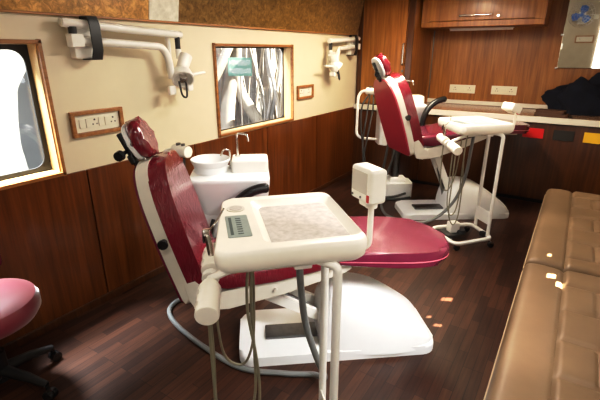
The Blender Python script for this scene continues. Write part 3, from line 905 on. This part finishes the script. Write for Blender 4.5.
nh = [to_local(NT, TT, p) for p in near_hose_w]
c0 = V((-.292, -.12, .885)); ax = V((-.10, -.985, -.14)).normalized()
h1, h2 = c0 + ax * .06 + V((0, 0, -.03)), c0 + ax * .11 + V((0, 0, -.03))
h3 = c0 - ax * .12 + V((0, 0, -.03))
ntub = [
    [(-.15, -.13, .99), (-.16, -.14, .80), (-.155, -.13, .60), (-.16, -.14, .42), (-.20, -.17, .30), (-.26, -.19, .285), (-.30, -.19, .40), h1 - V((0, 0, .2)), h1],
    [(-.165, -.16, .99), (-.175, -.16, .80), (-.15, -.15, .58), (-.145, -.15, .40), (-.18, -.19, .25), (-.24, -.22, .20), (-.30, -.23, .32), h2 - V((0, 0, .25)), h2],
    [(-.14, -.05, .97), (-.14, -.04, .75), (-.15, -.02, .55), (-.19, 0, .44), (-.26, .0, .50), h3 - V((0, 0, .15)), h3],
]
cart('instrument_cart', 'nearer cream instrument tray cart with film viewer in the foreground', NT, TT, nh, ntub)
FT_ = (-.705, 3.87, 0)
TFT = math.radians(46)
far_hose_w = [(-.70, 3.88, .97), (-.71, 3.89, .80), (-.73, 3.91, .55), (-.80, 3.95, .30), (-.93, 3.97, .10), (-1.07, 3.90, .018), (-1.25, 3.84, .0155), (-1.45, 3.90, .0155), (-1.60, 4.12, .0155), (-1.66, 4.30, .0155), (-1.67, 4.42, .018)]
cart('instrument_cart', 'farther cream instrument tray cart standing before the farther dental chair', FT_, TFT, [to_local(FT_, TFT, p) for p in far_hose_w], ntub, math.radians(-66))

# ------------------------------------------------------------------ operating lamps folded against the left wall
def dental_lamp(name, label, y0, flip, L=.82):
    """built with local x along the wall (away from the mount), z up, -y out from wall"""
    r = thing(name, label, 'dental lamp', (XL, y0, 1.70), PI / 2, 'folded dental lamps')
    s = -1 if flip else 1
    def X(x, y, z): return V((x * s, y, z))
    b = B(); rbox(b, X(.08, -.03, -.02), (.14, .06, .20), .008); obj('wall_mount', b, 'white_enamel', r)
    b = B(); cyl(b, X(-.05, -.07, .072), X(L - .05, -.095, .028), .025, n=20, bev=.004); ua = obj('upper_arm', b, 'white_enamel', r)
    b = B(); cyl(b, X(-.051, -.07, .072), X(-.056, -.07, .072), .018, n=16); obj('arm_end_cap', b, 'plate', ua)
    b = B(); rbox(b, X(.01, -.08, -.022), (.075, .06, .07), .006); obj('elbow_block', b, 'white_enamel', r)
    b = B(); cyl(b, X(.005, -.075, .01), X(.005, -.075, .05), .022, n=16); obj('elbow_pivot', b, 'black', r)
    b = B(); tube(b, round_path([X(.03, -.08, -.02), X(L - .24, -.115, -.05), X(L - .20, -.12, -.12), X(L - .185, -.12, -.255)], .12, 8), .024, 14); obj('lower_arm', b, 'white_enamel', r)
    b = B()
    st = rrect(.095, .245, .025, 4)
    sec = [V((0, -.034, .104)), V((0, -.10, .104)), V((0, -.12, .06)), V((0, -.12, -.07)), V((0, -.10, -.12)), V((0, -.005, -.12))]
    a0, a1 = .080, .142
    out = [X(a0, p.y, p.z) for p in sec]; t = B()
    ring_o = [(p.y * 1.06 - .001, p.z * 1.05) for p in sec]; ring_i = [(p.y, p.z) for p in sec]
    loft(b, [[X(a0, y, z) for y, z in ring_i], [X(a0, y, z) for y, z in ring_o], [X(a1, y, z) for y, z in ring_o], [X(a1, y, z) for y, z in ring_i]], caps=False)
    obj('strap', b, 'black', r)
    b = B(); cyl(b, X(L - .085, -.095, .02), X(L - .085, -.095, -.065), .018, n=16); obj('arm_sleeve', b, 'black', r)
    b = B(); cyl(b, X(L - .085, -.095, -.065), X(L - .09, -.10, -.13), .020, n=16, bev=.003); cyl(b, X(L - .13, -.05, .03), X(L - .135, -.05, -.24), .017, n=12); obj('down_tube', b, 'white_enamel', r)
    # lamp head: reflector pod with handle
    hc = X(L - .11, -.14, -.235)
    hd = B()
    d = X(-.38, -.55, -.55).normalized()
    q = d.to_track_quat('Z', 'Y').to_matrix().to_4x4(); q.translation = hc
    lathe(hd, [(0, -.065), (.04, -.06), (.062, -.03), (.074, .02), (.076, .05), (.066, .052), (.055, .02), (0, .0)], (0, 0, 0), 24, q)
    cyl(hd, hc + X(.06, .01, .13), hc + X(-.02, 0, .0), .046, .040, 20, .006)
    hd_o = obj('lamp_head', hd, 'white_enamel', r)
    b = B(); rbox(b, (0, 0, .03), (.05, .05, .05), .006, 2, q); obj('bulb_holder', b, 'chrome', hd_o)
    b = B(); cyl(b, hc + X(.05, -.01, -.005), hc + X(.22, .0, .01), .013, .011, 14, .003); obj('handle', b, 'white_enamel', hd_o)
    b = B(); rbox(b, hc + X(-.085, .02, -.10), (.06, .03, .065), .012); obj('end_bracket', b, 'white_enamel', hd_o)
    b = B(); rbox(b, hc + X(.045, .0, -.085), (.05, .06, .05), .008); obj('end_bracket', b, 'white_enamel', hd_o)
    b = B(); tube(b, smooth_path([hc + X(-.05, -.02, -.04), hc + X(-.05, -.04, -.13), hc + X(-.02, -.05, -.145), hc + X(-.005, -.04, -.08), hc + X(.01, -.02, -.05)], 6), .007, 8); obj('cable_loop', b, 'black', hd_o)
    return r
dental_lamp('dental_lamp', 'large white folded dental lamp arm strapped on the cream wall beside the bright window', 1.415, False)
dental_lamp('dental_lamp', 'farther white folded dental lamp arm on the wall near the tall cupboard', 5.06, True, .80)

# ------------------------------------------------------------------ operator stool, lower left
st = thing('operator_stool', 'burgundy round operator stool on black castor base at the lower left', 'stool', (-2.16, .60, 0))
b = B(); lathe(b, [(0, .405), (.15, .405), (.215, .42), (.235, .45), (.235, .49), (.222, .520), (.18, .538), (.10, .546), (0, .548)], n=44); obj('seat', b, 'stool_vinyl', st)
b = B(); cyl(b, (0, 0, .10), (0, 0, .42), .026, n=18); cyl(b, (0, 0, .08), (0, 0, .24), .04, n=18); obj('gas_column', b, 'black', st)
b = B(); lathe(b, [(0, .405), (.09, .405), (.11, .425), (0, .426)], n=24); obj('seat_plate', b, 'black', st)
for k in range(5):
    a = math.radians(22 + 72 * k)
    ca, sa = math.cos(a), math.sin(a)
    b = B(); tube(b, [(ca * .03, sa * .03, .13), (ca * .15, sa * .15, .115), (ca * .255, sa * .255, .085)], [.030, .024, .017], 10); o = obj('leg', b, 'black', st)
    b = B()
    for s in (-1, 1):
        cx, cy = ca * .262 - sa * s * .014, sa * .262 + ca * s * .014
        cyl(b, (cx - sa * .011 * 1, cy + ca * .011, .027), (cx + sa * .011, cy - ca * .011, .027), .027, n=16, bev=.003)
    cyl(b, (ca * .255, sa * .255, .05), (ca * .255, sa * .255, .09), .010, n=10)
    obj('caster', b, 'black_gloss', o)
b = B(); tube(b, smooth_path([(-.10, .06, .415), (-.25, .06, .42), (-.290, .055, .50), (-.290, .055, .62)], 6), .012, 10); obj('back_bar', b, 'black', st)
b = B(); m = Matrix.Translation((-.262, .05, .635)) @ Matrix.Rotation(math.radians(-8), 4, 'Z'); rbox(b, (0, 0, 0), (.06, .32, .17), .03, 4, m); obj('backrest', b, 'burgundy_smooth', st)

# ------------------------------------------------------------------ rear wall things seen in the mirror
fan = thing('wall_fan', 'small wall fan with blue blades reflected in the mirror', 'fan', (-.27, YR, 1.72), PI)
fan.scale = (1.5, 1.2, 1.5)
b = B(); rbox(b, (0, -.03, -.06), (.10, .06, .16), .01); obj('wall_bracket', b, 'white_enamel', fan)
b = B(); cyl(b, (0, -.05, 0), (0, -.16, 0), .06, .05, 20, .01); obj('motor', b, 'white_enamel', fan)
for k in range(3):
    a = 2 * PI * k / 3 + .3
    m = Matrix.Translation((0, -.185, 0)) @ Matrix.Rotation(a, 4, 'Y') @ Matrix.Rotation(.35, 4, 'Z')
    mm = m @ Matrix(((1, 0, 0, 0), (0, 0, -1, 0), (0, 1, 0, 0), (0, 0, 0, 1)))
    b = B(); prism(b, [(.03, -.02), (.08, -.055), (.135, -.05), (.155, 0), (.135, .05), (.08, .055), (.03, .02)], -.002, .002, 0, 1, mm); obj('blade', b, 'fan_blue', fan)
b = B(); cyl(b, (0, -.165, 0), (0, -.205, 0), .032, .026, 18, .005); obj('hub', b, 'fan_blue', fan)
b = B()
for rr in (.18, .14, .10, .06):
    tube(b, [(rr * math.cos(2 * PI * k / 28), -.225 + .03 * (rr / .18) ** 2, rr * math.sin(2 * PI * k / 28)) for k in range(28)], .0025, 6, True)
for k in range(12):
    a = 2 * PI * k / 12
    tube(b, [(.03 * math.cos(a), -.225, .03 * math.sin(a)), (.18 * math.cos(a), -.195, .18 * math.sin(a)), (.10 * math.cos(a), -.12, .10 * math.sin(a))], .002, 6)
obj('guard', b, 'chrome', fan)
socket('switchboard', 'wide ivory switch plate on the rear wall, seen in the mirror', (-.12, YR, 1.16), PI, .34, .12, 'ssk', True)
socket('fan_regulator', 'small square regulator plate beside the fan, seen in the mirror', (.03, YR, 1.66), PI, .10, .10, 's', False)

# ------------------------------------------------------------------ outdoors
b = B(); rbox(b, (-5.5, 2, -.45), (6, 14, .1), 0); struct('ground', b, 'outside_ground', label='dusty ground outside')
b = B(); rbox(b, (-7.6, 2.0, 1.6), (.2, 16, 4.2), 0); struct('wall_outside', b, 'outside_pale', label='pale building wall outside the windows')
tree = thing('banyan_tree', 'pale tree with a tangle of hanging roots seen through the middle window', 'tree', (-4.2, 5.2, -.4))
rnd = random.Random(11)
# broad fluted trunk mass: a lumpy sheet of vertical folds closed at the back
b = B(); cols, rws = 110, 26; G = []
dirv = V((.64, .77, 0)); nrm_ = V((.77, -.64, 0))
for i in range(cols + 1):
    u = (i / cols - .5) * 4.2; col_ = []
    for j in range(rws + 1):
        z = j / rws * 3.4
        d = .16 * math.sin(u * 7 + 1.2 * math.sin(z * 1.1 + u)) + .10 * math.sin(u * 17 + z * .9) + .14 * noise.noise(V((u * 2.2, z * .7, 1.3))) + .05 * noise.noise(V((u * 9, z * 2, 4)))
        p = dirv * u + nrm_ * (d - .35 - .10 * u * u)
        col_.append(b.verts.new((p.x, p.y, z)))
    G.append(col_)
for i in range(cols):
    for j in range(rws): b.faces.new((G[i][j], G[i + 1][j], G[i + 1][j + 1], G[i][j + 1]))
back = [b.verts.new((dirv * u - nrm_ * 1.2) + V((0, 0, z))) for u, z in ((-2.1, 0), (2.1, 0), (2.1, 3.4), (-2.1, 3.4))]
b.faces.new([G[0][j] for j in range(rws + 1)] + [back[3], back[0]]); b.faces.new([G[cols][j] for j in range(rws, -1, -1)] + [back[1], back[2]])
b.faces.new(back); b.faces.new([G[i][rws] for i in range(cols + 1)] + [back[2], back[3]])
obj('trunk', b, 'bark', tree)
for pts, r0 in (([(-.30, -.40, 0), (-.32, -.38, 1.2), (-.25, -.30, 1.75), (-.35, -.15, 2.3), (-.4, 0, 3.0)], .10), ([(.05, .1, 0), (.0, .02, .9), (-.22, -.25, 1.55), (-.1, -.4, 2.1), (.1, -.5, 3.0)], .085), ([(-.55, -.95, 0), (-.5, -.85, 1.1), (-.15, -.60, 1.9), (.2, -.2, 3.0)], .06)):
    b = B(); P = smooth_path([(x + .5, y - .45, z) for x, y, z in pts], 6); tube(b, P, r0, 12); obj('branch', b, 'bark_warm', tree)
for k in range(70):
    u = rnd.uniform(-1.5, 1.5); dd = rnd.uniform(.05, .75); lean_ = rnd.uniform(-.45, .45)
    r0 = rnd.choice([.008, .010, .014, .02, .03])
    pts = []
    for j in range(7):
        t = j / 6
        uu = u + .10 * math.sin(t * 5 + k) + lean_ * t + rnd.uniform(-.05, .05)
        p = dirv * uu + nrm_ * (dd + .06 * math.sin(t * 4 + k * 1.7))
        pts.append((p.x, p.y, t * 2.9))
    b = B(); P = smooth_path(pts, 4); tube(b, P, [r0 * (1.2 - .4 * i / len(P)) for i in range(len(P))], 7); obj('aerial_root', b, ('bark', 'bark_pale', 'bark_warm')[k % 3], tree)
# green sign on a post in front of the roots
sg = thing('green_sign', 'small teal sign with two white lines of lettering hanging before the tree roots', 'sign', (-3.3, 3.84, 1.455), math.radians(42))
b = B(); rbox(b, (0, 0, 0), (.27, .008, .20), .003); bd = obj('sign_board', b, 'sign_green', sg)
b = B(); cyl(b, (.0, .012, -1.9), (.0, .012, .10), .010, n=8); obj('sign_post', b, 'bark_warm', sg)
b = B(); rr_ = random.Random(3)
for z, n in ((.045, 10), (-.045, 10)):
    for i in range(n):
        x = -.108 + i * .024
        hgt = rr_.choice([.045, .055, .062]); w_ = .013
        rbox(b, (x - w_ / 2, -.005, z), (.005, .002, hgt), 0); rbox(b, (x + w_ / 2, -.005, z), (.005, .002, hgt * rr_.choice([.6, 1])), 0)
        rbox(b, (x, -.005, z + rr_.choice([-.4, 0, .4]) * hgt), (w_, .002, .008), 0)
obj('sign_lettering', b, 'sign_white', bd)

# ------------------------------------------------------------------ unseen ceiling panels added as fill light
def ceiling_fill_lamp(label, loc, power, sx=.25, sy=.9, col=(1, .95, .86)):
    r = thing('ceiling_fill', label, 'lamp', loc, 0, 'added ceiling fill panels')
    b = B(); rbox(b, (0, 0, -.012), (sx + .04, sy + .04, .024), .004); obj('housing', b, 'white_enamel', r)  # housing of the added unseen panel
    b = B(); rbox(b, (0, 0, -.026), (sx, sy, .004), .001); obj('fill_diffuser', b, 'tube_white', r)
    l = bpy.data.lights.new('panel_fill', 'AREA'); l.shape = 'RECTANGLE'; l.size = sx; l.size_y = sy; l.energy = power; l.color = col
    o = bpy.data.objects.new('panel_fill', l); C.objects.link(o); o.location = (loc[0], loc[1], loc[2] - .032)
    return r
def area(name, loc, rot, sx, sy, e, col):
    l = bpy.data.lights.new(name, 'AREA'); l.shape = 'RECTANGLE'; l.size = sx; l.size_y = sy; l.energy = e; l.color = col
    o = bpy.data.objects.new(name, l); C.objects.link(o); o.location = loc; o.rotation_euler = rot
    return o
ceiling_fill_lamp('unseen ceiling panel added as fill above the foreground', (-.7, .1, ZC), 12)
ceiling_fill_lamp('unseen ceiling panel added as fill over the middle of the aisle', (-1.1, 2.55, ZC), 34)
ceiling_fill_lamp('unseen ceiling panel added as fill over the farther chair', (-1.3, 3.95, ZC), 54, col=(1, .84, .62))
# unseen area lamps added as daylight fill at right wall, doorway and first window
area('right_fill_near', (XR - .02, 1.2, 1.45), (0, math.radians(90), 0), .65, 1.5, 5, (1, .96, .9))  # lamp added inside the closed right wall for its unseen windows
k1 = area('base_fill', (XR - .06, 1.55, 1.80), (0, 0, 0), .5, .9, 15, (1, .98, .95))  # narrow lamp added to brighten the near chair's base
k1.data.spread = math.radians(60); k1.rotation_euler = (V((XR - .06, 1.55, 1.80)) - V((-.75, 1.95, .25))).to_track_quat('Z', 'Y').to_euler()
area('doorway_fill', (.42, YR + .02, 1.05), (math.radians(-90), 0, 0), .5, 1.4, 26, (1, .97, .92))  # lamp added at the doorway to whiten the chair base
area('right_fill_far', (XR - .02, 3.6, 1.45), (0, math.radians(90), 0), .6, 1.2, 5, (1, .93, .84))  # second lamp added along the closed right wall
l1 = area('stool_fill', (-3.0, .74, 2.95), (0, 0, 0), .4, .7, 950, (.95, .97, 1))  # unseen lamp added above the window to brighten the stool seat
l1.rotation_euler = (V((-3.0, .74, 2.95)) - V((-2.2, .72, .55))).to_track_quat('Z', 'Y').to_euler()
sl = bpy.data.lights.new('sun', 'SUN'); sl.energy = 85; sl.angle = .006; sl.color = (1, .9, .72)
so = bpy.data.objects.new('sun', sl); C.objects.link(so); so.rotation_euler = SUN.to_track_quat('Z', 'Y').to_euler(); so.location = (3, 3, 5)

w = bpy.data.worlds.new('sky'); bpy.context.scene.world = w; w.use_nodes = True
bg = w.node_tree.nodes['Background']; bg.inputs['Color'].default_value = (.93, .96, 1, 1); bg.inputs['Strength'].default_value = 3.5

# ------------------------------------------------------------------ camera
cam = bpy.data.cameras.new('camera'); co = bpy.data.objects.new('camera', cam); C.objects.link(co)
cam.sensor_fit = 'HORIZONTAL'; cam.sensor_width = 36; cam.lens = 36 * 419 / 600; cam.clip_start = .02
co.location = (0, 0, 1.62)
co.rotation_euler = (PI / 2 - math.atan(148.5 / 419), 0, math.radians(32.9))
sc = bpy.context.scene; sc.camera = co
sc.view_settings.view_transform = 'Standard'
sc.view_settings.look = 'None'
sc.view_settings.exposure = .12
sc.view_settings.use_curve_mapping = True
cm = sc.view_settings.curve_mapping
cc = cm.curves[3]
for p in ((.05, .034), (.22, .205), (.5, .57)): cc.points.new(*p)
cm.update()
